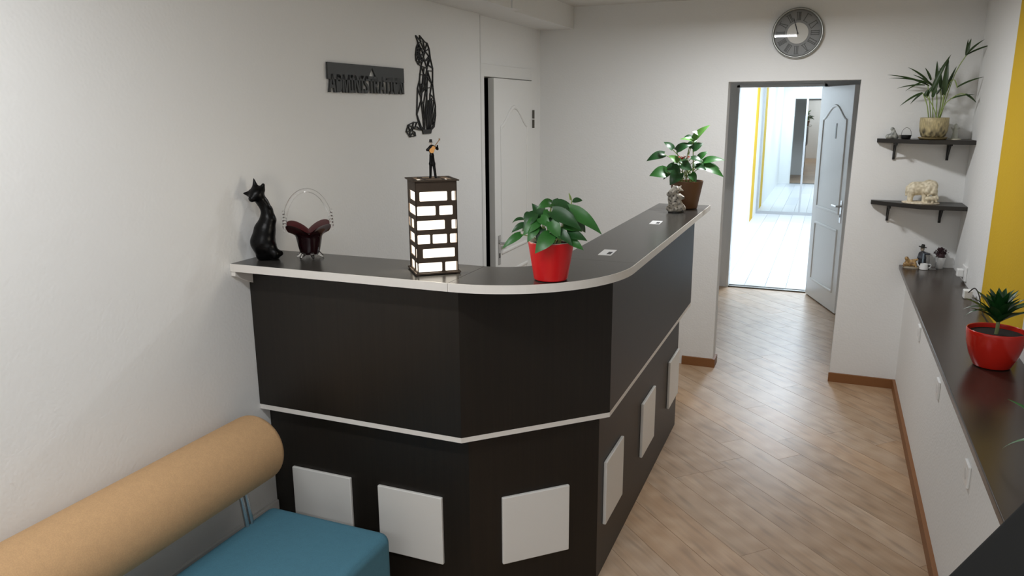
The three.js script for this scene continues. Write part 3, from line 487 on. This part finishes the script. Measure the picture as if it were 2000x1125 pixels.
{
  // palm on the upper shelf
  const t = potPlant('parlour_palm', 'small palm with narrow leaflets in stone-look pot on the upper wall shelf', [2.447, 1.5825, 0.125], [
    [415, 300, 0.02, 205, 238, 0.05, 17], [418, 290, 0.02, 213, 257, 0.06, 15], [408, 278, 0.0, 300, 198, 0.0, 16], [402, 272, 0.04, 303, 327, 0.08, 13], [395, 296, 0.03, 258, 312, 0.05, 12], [386, 335, 0.04, 283, 407, 0.07, 15], [390, 335, 0.02, 333, 396, 0.03, 14], [420, 270, 0, 384, 202, 0, 14], [405, 285, 0.04, 330, 240, 0.06, 13],
    [430, 330, 0.03, 502, 138, 0.02, 24], [450, 300, 0, 439, 168, 0, 20], [488, 350, 0.02, 491, 150, 0.02, 28], [495, 340, 0.0, 535, 198, 0.0, 18], [408, 362, 0.05, 432, 298, 0.05, 18], [438, 360, 0.05, 458, 288, 0.06, 20], [455, 345, 0.03, 482, 305, 0.03, 14], [400, 355, 0.06, 412, 318, 0.06, 16],
    [572, 146, 0.0, 586, 60, 0.0, 17], [572, 142, 0.01, 647, 68, 0.01, 15], [574, 144, 0.0, 712, 92, 0.02, 15], [571, 148, 0, 572, 62, -0.01, 12], [547, 310, 0.02, 668, 258, 0.03, 15], [522, 370, 0.03, 634, 348, 0.04, 13], [588, 345, 0.03, 646, 392, 0.04, 15],
    [430, 300, -0.04, 360, 250, -0.05, 16], [470, 310, -0.03, 455, 200, -0.04, 18],
  ], { k: 0.001058, ox: 460, oy: 468, y: 0.124, r: 0.05, prof: strap, mat: 'leafPalm', leafName: 'leaflet', shape: { lobe: 0, fold: 0.35, bulge: 0.06 }, noStem: true });
  const K = 0.001058, P = (x, y, z) => V((x - 460) * K, 0.124 + (468 - y) * K, z);
  for (const l of [[[440, 470, 0.01], [425, 380, 0.02], [405, 280, 0.02]], [[430, 470, 0.02], [415, 400, 0.04], [388, 335, 0.04]], [[450, 470, 0], [440, 380, 0.02], [432, 330, 0.03]], [[465, 470, 0], [460, 380, 0.01], [450, 300, 0]], [[480, 470, 0.01], [488, 400, 0.02], [489, 345, 0.02]], [[485, 470, 0], [520, 280, 0], [545, 200, 0], [572, 146, 0]], [[482, 470, 0.01], [505, 300, 0.01], [530, 270, 0.02], [549, 312, 0.02]], [[478, 470, 0.02], [500, 400, 0.03], [524, 370, 0.03], [560, 345, 0.03], [590, 346, 0.03]], [[470, 470, 0.03], [440, 400, 0.05], [405, 350, 0.06]], [[475, 470, -0.01], [480, 380, -0.02], [470, 310, -0.03]]])
    obj('stem', tube(l.map(p => P(...p)), 0.0028, 18, 6), M.stem, t);
  const potTex = texture(256, 128, (u, v) => {                 // glazed stoneware: streaky dark glaze around the foot
    const a = ring(u, v, 3, 5, 2), b = ring(u, v, 7, 9, 5), e = Math.max(0, Math.min(1, (0.52 - v + 0.16 * a) * 4)) * (0.45 + 0.4 * b + 0.3 * a), k = 1 - 0.75 * Math.max(0, Math.min(1, e)) + 0.12 * b;
    return [176 * k, 162 * k, 122 * k];
  }, 1, 1);
  obj('pot', lathe([[0, 0.012], [0.055, 0.012], [0.064, 0.022], [0.073, 0.05], [0.0765, 0.09], [0.075, 0.124], [0.071, 0.125], [0.07, 0.11]], 48), std('#ffffff', 0.5, { map: potTex }), t);
  obj('saucer', lathe([[0, 0.001], [0.068, 0.001], [0.077, 0.012], [0.074, 0.0135], [0.064, 0.008], [0, 0.008]], 40), std('#a08f66', 0.6), t);
  const so = new THREE.CylinderGeometry(0.0705, 0.07, 0.005, 32); so.translate(0, 0.116, 0); obj('soil', so, M.soil, t);
}
{
  // dracaena on the ledge
  const t = thing('dracaena_plant', 'dark green rosette plant in round glossy red pot on the right ledge', 'potted plant', [2.537, 0.811, 2.0], faceCam(2.537, 2.0));
  obj('pot', lathe([[0, 0.0015], [0.058, 0.0015], [0.064, 0.006], [0.082, 0.045], [0.094, 0.09], [0.099, 0.13], [0.0985, 0.142], [0.096, 0.1445], [0.0935, 0.142], [0.0925, 0.12]], 64), M.redGloss, t);
  const so = new THREE.CylinderGeometry(0.0925, 0.092, 0.006, 48); so.translate(0, 0.124, 0); obj('soil', so, std('#140f0b', 0.95), t);
  obj('trunk', tube([V(0, 0.12, 0), V(0.002, 0.15, 0), V(0.001, 0.185, 0)], 0.0068, 12, 10), std('#7d8a5a', 0.6), t);
  for (let i = 0; i < 30; i++) {
    const f = i / 30, a = i * 2.39996, el = 0.46 + 0.9 * f, L = 0.142 - 0.036 * f + 0.014 * (rnd() - 0.5), b = V(0.006 * Math.cos(a), 0.172 + 0.03 * f, 0.006 * Math.sin(a));
    const e = b.clone().add(V(L * Math.cos(el) * Math.cos(a), L * Math.sin(el) - 0.004, L * Math.cos(el) * Math.sin(a)));
    obj('leaf', leaf(b, e, V(-Math.sin(el) * Math.cos(a), Math.cos(el), -Math.sin(el) * Math.sin(a)), 0.037, { prof: strap, lobe: 0, fold: 0.3, bulge: 0.07, seg: 8 }), M.leafDark, t);
  }
  for (const [x, y, z] of [[-0.12, 0.235, 0.01], [-0.11, 0.215, 0.03]]) obj('leaf', leaf(V(-0.02, 0.2, 0), V(x, y - 0.03, z), V(0, 1, 0.3), 0.012, { prof: strap, lobe: 0, bulge: 0.25 }), M.leafDark, t);
}
{
  // plant whose leaf tips reach in at the right edge
  const t = thing('strap_leaf_plant', 'plant whose thin green leaf tips poke in at the right edge above the ledge', 'potted plant', [2.54, 0.811, 2.98], 0);
  obj('pot', lathe([[0, 0.001], [0.05, 0.001], [0.066, 0.1], [0.064, 0.101], [0.06, 0.09]], 40), M.brownPot, t);
  const so = new THREE.CylinderGeometry(0.06, 0.06, 0.005, 32); so.translate(0, 0.088, 0); obj('soil', so, M.soil, t);
  for (const [x, y, z, b] of [[-0.13, 0.178, -0.08, 0.1], [-0.125, 0.03, -0.08, 0.16], [0.06, 0.2, 0.13, 0.3], [-0.05, 0.28, 0.1, 0.2], [0.08, 0.22, -0.06, 0.25], [-0.1, 0.2, 0.12, 0.3], [0.02, 0.3, 0.02, 0.1]])
    obj('leaf', leaf(V(0, 0.09, 0), V(x, y, z), V(0, 1, 0.2), 0.024, { prof: strap, lobe: 0, bulge: b, seg: 14 }), M.leaf, t);
}

// ---------- things on the counter top ----------
{
  const cardTex = texture(64, 128, (u, v) => (u > 0.55 && v > 0.15 && v < 0.6 && u < 0.86) ? [40, 40, 42] : [240, 240, 240], 1, 1);
  const cm = [M.plastic, M.plastic, std('#ffffff', 0.6, { map: cardTex }), M.plastic, M.plastic, M.plastic];
  for (const [x, z, label] of [[1.173, 2.527, 'white printed card lying on the counter nearer the red pot'], [1.181, 1.712, 'white printed card lying on the counter nearer the brown pot']]) {
    const c = tag(obj('printed_card', new THREE.BoxGeometry(0.048, 0.0015, 0.112), cm), label, 'card', 'printed cards on the counter'); c.position.set(x, 1.25075, z); c.rotation.y = 0.06;
  }
  const t = thing('animal_figurine', 'small mottled silver cow-like figurine in front of the brown pot', 'figurine', [1.198, 1.25, 1.305], faceCam(1.198, 1.305)), k = 0.000466, c = (a, b) => [...a, ...b];
  const P = (x, y, r, z = 0) => [(x - 440) * k, (1046 - y) * k, z, r * k];
  const caps = [c(P(425, 985, 72), P(410, 900, 62)), c(P(410, 900, 62), P(405, 840, 52)), c(P(385, 835, 40, 0.015), P(430, 795, 40, 0.012)), c(P(470, 870, 36, 0.03), P(505, 878, 20, 0.034)), c(P(500, 1000, 42, 0.02), P(440, 1000, 50, 0.024)), c(P(500, 985, 30, 0.03), P(470, 925, 24, 0.034)),
    c(P(400, 790, 14), P(400, 752, 5)), c(P(455, 795, 16), P(480, 762, 7)), c(P(480, 800, 14), P(505, 810, 6)), c(P(360, 1000, 30, 0.02), P(380, 1020, 26, 0.03)), c(P(355, 850, 20, 0.01), P(345, 850, 16, 0.01))];
  const mott = p => { const s = 0.5 + 0.5 * n3(p[0] * 70, p[1] * 70, p[2] * 70), q = 0.3 + 0.5 * s; return s < 0.22 ? [0.05, 0.045, 0.04] : [0.62 * q + 0.12, 0.58 * q + 0.11, 0.5 * q + 0.1]; };
  obj('body', sdf(p => Math.max(blend(p, caps, 0.01), 0.004 - p[1]), [0, 0.068, 0.012], 0.078, 56, mott), std('#ffffff', 0.35, { vertexColors: true, metalness: 0.35 }), t);
  const b = new THREE.CylinderGeometry(0.038, 0.039, 0.008, 32); b.scale(1, 1, 0.85); b.translate(-0.002, 0.004, 0.01); obj('base', b, M.black, t);
}

// ---------- clock ----------
{
  const t = thing('wall_clock', 'round silver wall clock high on the back wall', 'clock', [1.659, 2.212, 0.003]); t.rotation.x = -0.017;       // hangs from its top edge, lower rim standing a little off the wall
  const silver = std('#9a9c98', 0.3, { metalness: 0.8 }), turnZ = g => { g.rotateX(Math.PI / 2); return g; };
  obj('rim', turnZ(lathe([[0.135, 0.001], [0.149, 0.001], [0.1515, 0.012], [0.148, 0.032], [0.142, 0.036], [0.136, 0.03], [0.135, 0.02]], 72)), silver, t);
  const dial = new THREE.CylinderGeometry(0.136, 0.136, 0.006, 72); turnZ(dial); dial.translate(0, 0, 0.006); obj('dial', dial, std('#8b8d8d', 0.6), t);
  const mid = new THREE.CylinderGeometry(0.062, 0.062, 0.004, 48); turnZ(mid); mid.translate(0, 0, 0.0112); obj('centre_disc', mid, std('#d4d3cd', 0.6), t);
  const marks = [[-1], [-1, 1], [-1, 0, 1], [-1, 0.3, 1], [-0.4, 0.4], [-0.7, 0, 1], [-1, -0.1, 0.5, 1], [-1, -0.4, 0.2, 0.9], [-0.9, 0, 0.8], [-0.5, 0.5], [-0.6, 0.4, 1], [-0.8, 0, 0.5, 1]];
  marks.forEach((m, i) => { const a = -(i + 1) / 12 * Math.PI * 2, list = m.map((s, j) => { const b = new THREE.BoxGeometry(0.0045, 0.046, 0.002); b.rotateZ(j % 2 && m.length === 2 ? 0.25 : 0.0); b.translate(s * 0.011, 0.1, 0.0105); return b; }); for (const y of [0.123, 0.077]) { const b = new THREE.BoxGeometry(0.03, 0.003, 0.002); b.translate(0, y, 0.0105); list.push(b); } const g = merge(list); g.rotateZ(a); obj('numeral', g, std('#4a4c4a', 0.5), t); });
  const hand = (L, w, a, z) => { const g = new THREE.BoxGeometry(w, L, 0.0015); g.translate(0, L / 2 - 0.008, z); g.rotateZ(a); return g; };
  obj('hour_hand', hand(0.065, 0.006, 0.30, 0.0155), M.black, t); obj('minute_hand', hand(0.1, 0.0042, 0.31, 0.018), M.black, t);
  const pin = new THREE.CylinderGeometry(0.005, 0.005, 0.01, 16); turnZ(pin); pin.translate(0, 0, 0.017); obj('pin', pin, M.black, t);
  const gl = new THREE.CircleGeometry(0.1385, 64); gl.translate(0, 0, 0.0295); obj('glass', gl, M.pane, t);
}

// ---------- wall shelves ----------
function shelf(y, label) {
  const t = thing('corner_shelf', label, 'shelf', [0, 0, 0], 0, 'black corner shelves on the back wall');
  const pts = [[2.162, 0.001], [2.162, 0.03]]; for (let i = 1; i <= 12; i++) { const a = i / 12 * Math.PI / 2; pts.push([2.162 + 0.26 * Math.sin(a) * 1, 0.03 + 0.19 * (1 - Math.cos(a)) * 0 + 0.19 * Math.pow(Math.sin(a), 0.9)]); }
  pts.push([XW - 0.001, 0.22], [XW - 0.001, 0.001]);
  obj('board', polyPrism(pts, y - 0.024, y, 0.001), M.shelf, t);
  for (const x of [2.262, 2.548]) obj('bracket', merge([box(x - 0.007, x + 0.007, y - 0.125, y - 0.024, 0.0005, 0.012), box(x - 0.007, x + 0.007, y - 0.036, y - 0.024, 0.0005, 0.13), bar(V(x, y - 0.115, 0.008), V(x, y - 0.033, 0.1), 0.005)]), M.black, t);
}
shelf(1.5825, 'upper black rounded-end shelf holding the palm'); shelf(1.209, 'lower black rounded-end shelf holding the elephant');
{
  const stone = (a, b) => p => { const s = 0.5 + 0.5 * n3(p[0] * 55, p[1] * 55, p[2] * 55); return [0, 1, 2].map(i => a[i] + (b[i] - a[i]) * s); };
  const vc = (r, m = 0) => std('#ffffff', r, { vertexColors: true, metalness: m });
  // elephant
  let t = thing('elephant_figurine', 'cream carved elephant figurine on the lower wall shelf', 'figurine', [2.425, 1.209, 0.11], faceCam(2.425, 0.11)); t.scale.setScalar(1.14);
  const E = [[-0.035, 0.075, 0, 0.036, 0.02, 0.08, 0, 0.034], [0.045, 0.085, 0.012, 0.028, 0.05, 0.07, 0.02, 0.022], [0.058, 0.06, 0.02, 0.013, 0.07, 0.03, 0.024, 0.009], [0.07, 0.03, 0.024, 0.009, 0.055, 0.016, 0.03, 0.006], [-0.05, 0.06, 0.014, 0.016, -0.05, 0.012, 0.016, 0.013], [-0.05, 0.06, -0.014, 0.016, -0.05, 0.012, -0.016, 0.013], [0.018, 0.06, 0.016, 0.015, 0.016, 0.012, 0.018, 0.012], [0.02, 0.06, -0.014, 0.015, 0.024, 0.012, -0.016, 0.012],
    [0.03, 0.09, 0.034, 0.012, 0.024, 0.066, 0.04, 0.015], [0.052, 0.06, 0.036, 0.006, 0.03, 0.045, 0.046, 0.003], [-0.07, 0.08, 0, 0.005, -0.072, 0.04, 0.002, 0.004], [0.03, 0.1, 0, 0.024, 0.048, 0.1, 0.01, 0.02]];
  obj('body', sdf(p => Math.max(blend(p, E, 0.012), 0.006 - p[1]), [0, 0.062, 0.004], 0.092, 64, stone([0.5, 0.42, 0.28], [0.86, 0.78, 0.6])), vc(0.6), t);
  obj('calf', sdf(p => Math.max(blend(p, [[0.03, 0.03, 0.05, 0.012, 0.052, 0.032, 0.05, 0.012], [0.062, 0.036, 0.052, 0.009, 0.072, 0.018, 0.055, 0.004], [0.028, 0.026, 0.05, 0.006, 0.028, 0.01, 0.05, 0.006], [0.054, 0.026, 0.05, 0.006, 0.054, 0.01, 0.05, 0.006]], 0.006), 0.006 - p[1]), [0.048, 0.028, 0.05], 0.034, 36, stone([0.5, 0.42, 0.28], [0.82, 0.74, 0.56])), vc(0.6), t);
  obj('base', sdf(p => { const r = Math.hypot(p[0] / 0.088, (p[2] - 0.012) / 0.056); return Math.max((r - 1) * 0.05, p[1] - 0.009 - 0.002 * n3(p[0] * 60, 0, p[2] * 60), 0.0008 - p[1]); }, [0, 0.006, 0.012], 0.1, 64, stone([0.6, 0.5, 0.36], [0.84, 0.76, 0.6])), vc(0.7), t);
  // small stone figure
  t = thing('stone_figurine', 'tiny grey rock-like figurine at the left end of the upper shelf', 'figurine', [2.236, 1.5825, 0.07], faceCam(2.236, 0.07)); t.scale.setScalar(1.15);
  obj('body', sdf(p => Math.max(blend(p, [[-0.016, 0.012, 0, 0.013, 0.016, 0.012, 0, 0.013], [0.002, 0.02, 0, 0.013, 0.008, 0.036, 0, 0.01], [0.0, 0.05, 0, 0.009, 0.003, 0.05, 0, 0.008], [0.016, 0.026, 0.004, 0.006, 0.026, 0.008, 0.004, 0.006]], 0.008), 0.0006 - p[1]), [0, 0.03, 0], 0.04, 40, stone([0.06, 0.065, 0.06], [0.45, 0.46, 0.42])), vc(0.4), t);
  // little basket with wire handle
  t = thing('small_basket', 'tiny dark bowl with thin wire handle on the upper shelf', 'ornament', [2.312, 1.5825, 0.085], faceCam(2.312, 0.085));
  obj('bowl', lathe([[0, 0.001], [0.024, 0.001], [0.028, 0.02], [0.03, 0.0215], [0.029, 0.0235], [0.026, 0.0225], [0.022, 0.005], [0, 0.004]], 32), std('#3c3d3d', 0.3, { metalness: 0.4 }), t);
  const hp = []; for (let i = 0; i <= 16; i++) { const a = Math.PI * i / 16; hp.push(V(0.0265 * Math.cos(a), 0.022 + 0.044 * Math.sin(a), 0)); } obj('handle', tube(hp, 0.0012, 32, 6), M.brassDark, t);
  // pale glass angel
  t = thing('angel_figurine', 'pale translucent figurine right of the palm pot on the upper shelf', 'figurine', [2.562, 1.5825, 0.1], faceCam(2.562, 0.1));
  obj('body', sdf(p => Math.max(blend(p, [[0, 0.012, 0, 0.018, 0, 0.05, 0, 0.011], [0, 0.05, 0, 0.011, 0, 0.064, 0, 0.008], [0, 0.078, 0, 0.0095, 0, 0.081, 0, 0.009], [-0.008, 0.05, -0.006, 0.006, -0.02, 0.066, -0.01, 0.003], [0.008, 0.05, -0.006, 0.006, 0.02, 0.066, -0.01, 0.003]], 0.008), 0.006 - p[1]), [0, 0.046, 0], 0.05, 40), phys('#dfe2d8', 0.25, { transmission: 0.5, thickness: 0.02 }), t);
  const ab = new THREE.CylinderGeometry(0.032, 0.034, 0.006, 32); ab.translate(0, 0.003, 0); obj('base', ab, std('#b9b4a2', 0.5), t);
}

// ---------- things on the far end of the ledge ----------
{
  const Y = 0.811, stone = (a, b, f = 60) => p => { const s = 0.5 + 0.5 * n3(p[0] * f, p[1] * f, p[2] * f); return [0, 1, 2].map(i => a[i] + (b[i] - a[i]) * s); };
  const vc = (r, m = 0) => std('#ffffff', r, { vertexColors: true, metalness: m });
  let t = thing('resin_figurine', 'golden brown carved animal figurine at the far left of the ledge', 'figurine', [2.418, Y, 0.07], faceCam(2.418, 0.07));
  obj('body', sdf(p => Math.max(blend(p, [[-0.026, 0.02, 0, 0.016, 0.012, 0.026, 0, 0.016], [-0.02, 0.04, 0.004, 0.013, -0.028, 0.056, 0.008, 0.011], [0.004, 0.04, 0, 0.011, 0.03, 0.052, 0, 0.006], [-0.034, 0.02, 0.01, 0.009, -0.038, 0.01, 0.014, 0.008], [0.02, 0.024, 0.01, 0.009, 0.026, 0.01, 0.014, 0.008]], 0.008), 0.005 - p[1]), [-0.002, 0.034, 0.004], 0.048, 48, stone([0.12, 0.05, 0.015], [0.62, 0.4, 0.16])), vc(0.4), t);
  const b = new THREE.CylinderGeometry(0.046, 0.048, 0.007, 32); b.scale(1, 1, 0.6); b.translate(0.002, 0.0035, 0.004); obj('base', b, std('#a59b88', 0.6), t);
  t = thing('man_figurine', 'small figurine of a man in dark brimmed hat and black coat on the ledge', 'figurine', [2.476, Y, 0.05], faceCam(2.476, 0.05));
  obj('body', sdf(p => Math.max(blend(p, [[-0.008, 0.004, 0, 0.011, -0.008, 0.06, 0, 0.012], [0.012, 0.004, 0, 0.011, 0.01, 0.06, 0, 0.012], [0, 0.06, 0, 0.018, 0, 0.088, 0, 0.015], [-0.015, 0.088, 0, 0.007, -0.022, 0.06, 0.008, 0.006], [0.015, 0.088, 0, 0.007, 0.036, 0.086, 0.004, 0.005]], 0.008), 0.0006 - p[1]), [0.004, 0.052, 0], 0.056, 48, stone([0.015, 0.015, 0.018], [0.07, 0.08, 0.1], 40)), vc(0.5), t);
  obj('head', sdf(p => cap(p, [-0.004, 0.112, 0.003, 0.011, -0.004, 0.12, 0.002, 0.011]), [-0.004, 0.116, 0.002], 0.02, 24, stone([0.22, 0.17, 0.12], [0.5, 0.44, 0.36])), vc(0.6), t);
  const hat = lathe([[0, 0.018], [0.009, 0.017], [0.011, 0.004], [0.023, 0.002], [0.023, 0], [0, 0]], 28); hat.rotateZ(-0.15); hat.translate(-0.004, 0.126, 0.002); obj('hat', hat, std('#23241f', 0.6), t);
  obj('scarf', box(0.0, 0.01, 0.03, 0.09, 0.014, 0.019, 0.002), std('#7d8a94', 0.6), t);
  t = thing('watering_can', 'tiny white watering can in front of the man figurine', 'ornament', [2.483, Y, 0.115], faceCam(2.483, 0.115));
  obj('can', lathe([[0, 0.0008], [0.023, 0.0008], [0.024, 0.004], [0.02, 0.036], [0.0185, 0.036], [0.021, 0.006], [0, 0.004]], 32), M.plastic, t);
  obj('spout', merge([bar(V(-0.019, 0.01, 0), V(-0.04, 0.04, 0), 0.003, 8)]), M.plastic, t);
  obj('handle', tube([V(0.018, 0.034, 0), V(0.034, 0.034, 0), V(0.036, 0.02, 0), V(0.021, 0.01, 0)], 0.0022, 20, 6), M.plastic, t);
  t = tag(obj('drinking_glass', lathe([[0, 0.001], [0.021, 0.001], [0.025, 0.08], [0.0235, 0.08], [0.0195, 0.006], [0, 0.006]], 40), M.glass), 'small clear drinking glass beside the tiny watering can', 'glass'); t.position.set(2.532, Y, 0.085);
  t = thing('small_pot_plant', 'dark purple bushy mini plant in white cup in the far corner', 'potted plant', [2.573, Y, 0.045], 0);
  obj('cup', lathe([[0, 0.001], [0.019, 0.001], [0.03, 0.07], [0.028, 0.07], [0.018, 0.006], [0, 0.006]], 32), M.plastic, t);
  const so = new THREE.CylinderGeometry(0.0265, 0.026, 0.005, 24); so.translate(0, 0.06, 0); obj('soil', so, M.soil, t);
  const purple = std('#3a2226', 0.7, { side: THREE.DoubleSide }), lf = [];
  for (let i = 0; i < 150; i++) { const a = rnd() * 6.283, e = 0.15 + rnd() * 1.4, r = 0.018 + 0.022 * rnd(), c = V(r * Math.cos(e) * Math.cos(a) * 1.05, 0.078 + r * Math.sin(e) * 1.1, r * Math.cos(e) * Math.sin(a)); const d = c.clone().sub(V(0, 0.06, 0)).normalize(); lf.push(leaf(c, c.clone().addScaledVector(d, 0.012), V(rnd() - 0.5, 1, rnd() - 0.5).normalize(), 0.008, { prof: oval, lobe: 0, seg: 3 })); }
  const core = new THREE.SphereGeometry(0.024, 16, 12); core.translate(0, 0.078, 0); lf.push(core);
  obj('foliage', merge(lf), purple, t);
  // wall socket with plug and cable, second plug
  t = thing('wall_socket', 'white wall socket with plug just above the right ledge', 'socket', [XW, 0.865, 0.42], -Math.PI / 2);
  obj('plate', box(-0.06, 0.06, -0.04, 0.04, 0, 0.012, 0.004), M.plastic, t); obj('plug', box(-0.022, 0.022, -0.022, 0.022, 0.012, 0.045, 0.006), M.plastic, t);
  t = thing('power_adapter', 'white adapter with thin black cable behind the rosette plant', 'adapter', [2.615, Y, 0.83], 0);
  obj('case', box(-0.02, 0.02, 0.0, 0.045, -0.025, 0.025, 0.006), M.plastic, t);
  obj('cable', tube([V(0.0, 0.035, 0.022), V(0.012, 0.075, 0.1), V(0.018, 0.06, 0.2), V(0.02, 0.006, 0.32), V(0.015, 0.0035, 0.6), V(0.0, 0.0035, 0.9)], 0.003, 40, 6), M.black, t);
}
for (const [y, z, label] of [[0.632, 0.93, 'white socket plate on the low wall farthest from the camera'], [0.615, 1.75, 'white socket plate in the middle of the low wall'], [0.60, 2.55, 'white socket plate on the low wall closest to the camera']]) {
  const t = thing('outlet_plate', label, 'socket', [2.41, y, z], -Math.PI / 2, 'sockets on the low right wall');
  obj('plate', box(-0.038, 0.038, -0.038, 0.038, 0, 0.009, 0.003), M.plastic, t);
  const h = new THREE.CylinderGeometry(0.02, 0.02, 0.001, 24); h.rotateX(Math.PI / 2); h.translate(0, 0, 0.0092); obj('socket_face', h, M.skirtWhite, t);
}

// ---------- black chair at the lower right ----------
{
  const t = thing('padded_chair', 'black padded chair back cut off at the lower right corner', 'chair', [2.27, -0.0, 4.02], 0);
  const bl = std('#06090a', 0.8);
  const back = new RoundedBoxGeometry(0.1, 0.78, 0.5, 5, 0.045); back.rotateZ(-0.52); back.translate(-0.035, 0.855, -0.12); obj('backrest', back, bl, t);
  const seat = new RoundedBoxGeometry(0.46, 0.09, 0.48, 4, 0.04); seat.translate(-0.4, 0.5, -0.12); obj('seat', seat, bl, t);
  for (const [x, z] of [[-0.59, -0.31], [-0.59, 0.07], [-0.22, -0.31], [-0.22, 0.07]]) obj('leg', bar(V(x, 0, z), V(x, 0.47, z), 0.013, 12), M.black, t);
}

renderer.render(scene, camera);
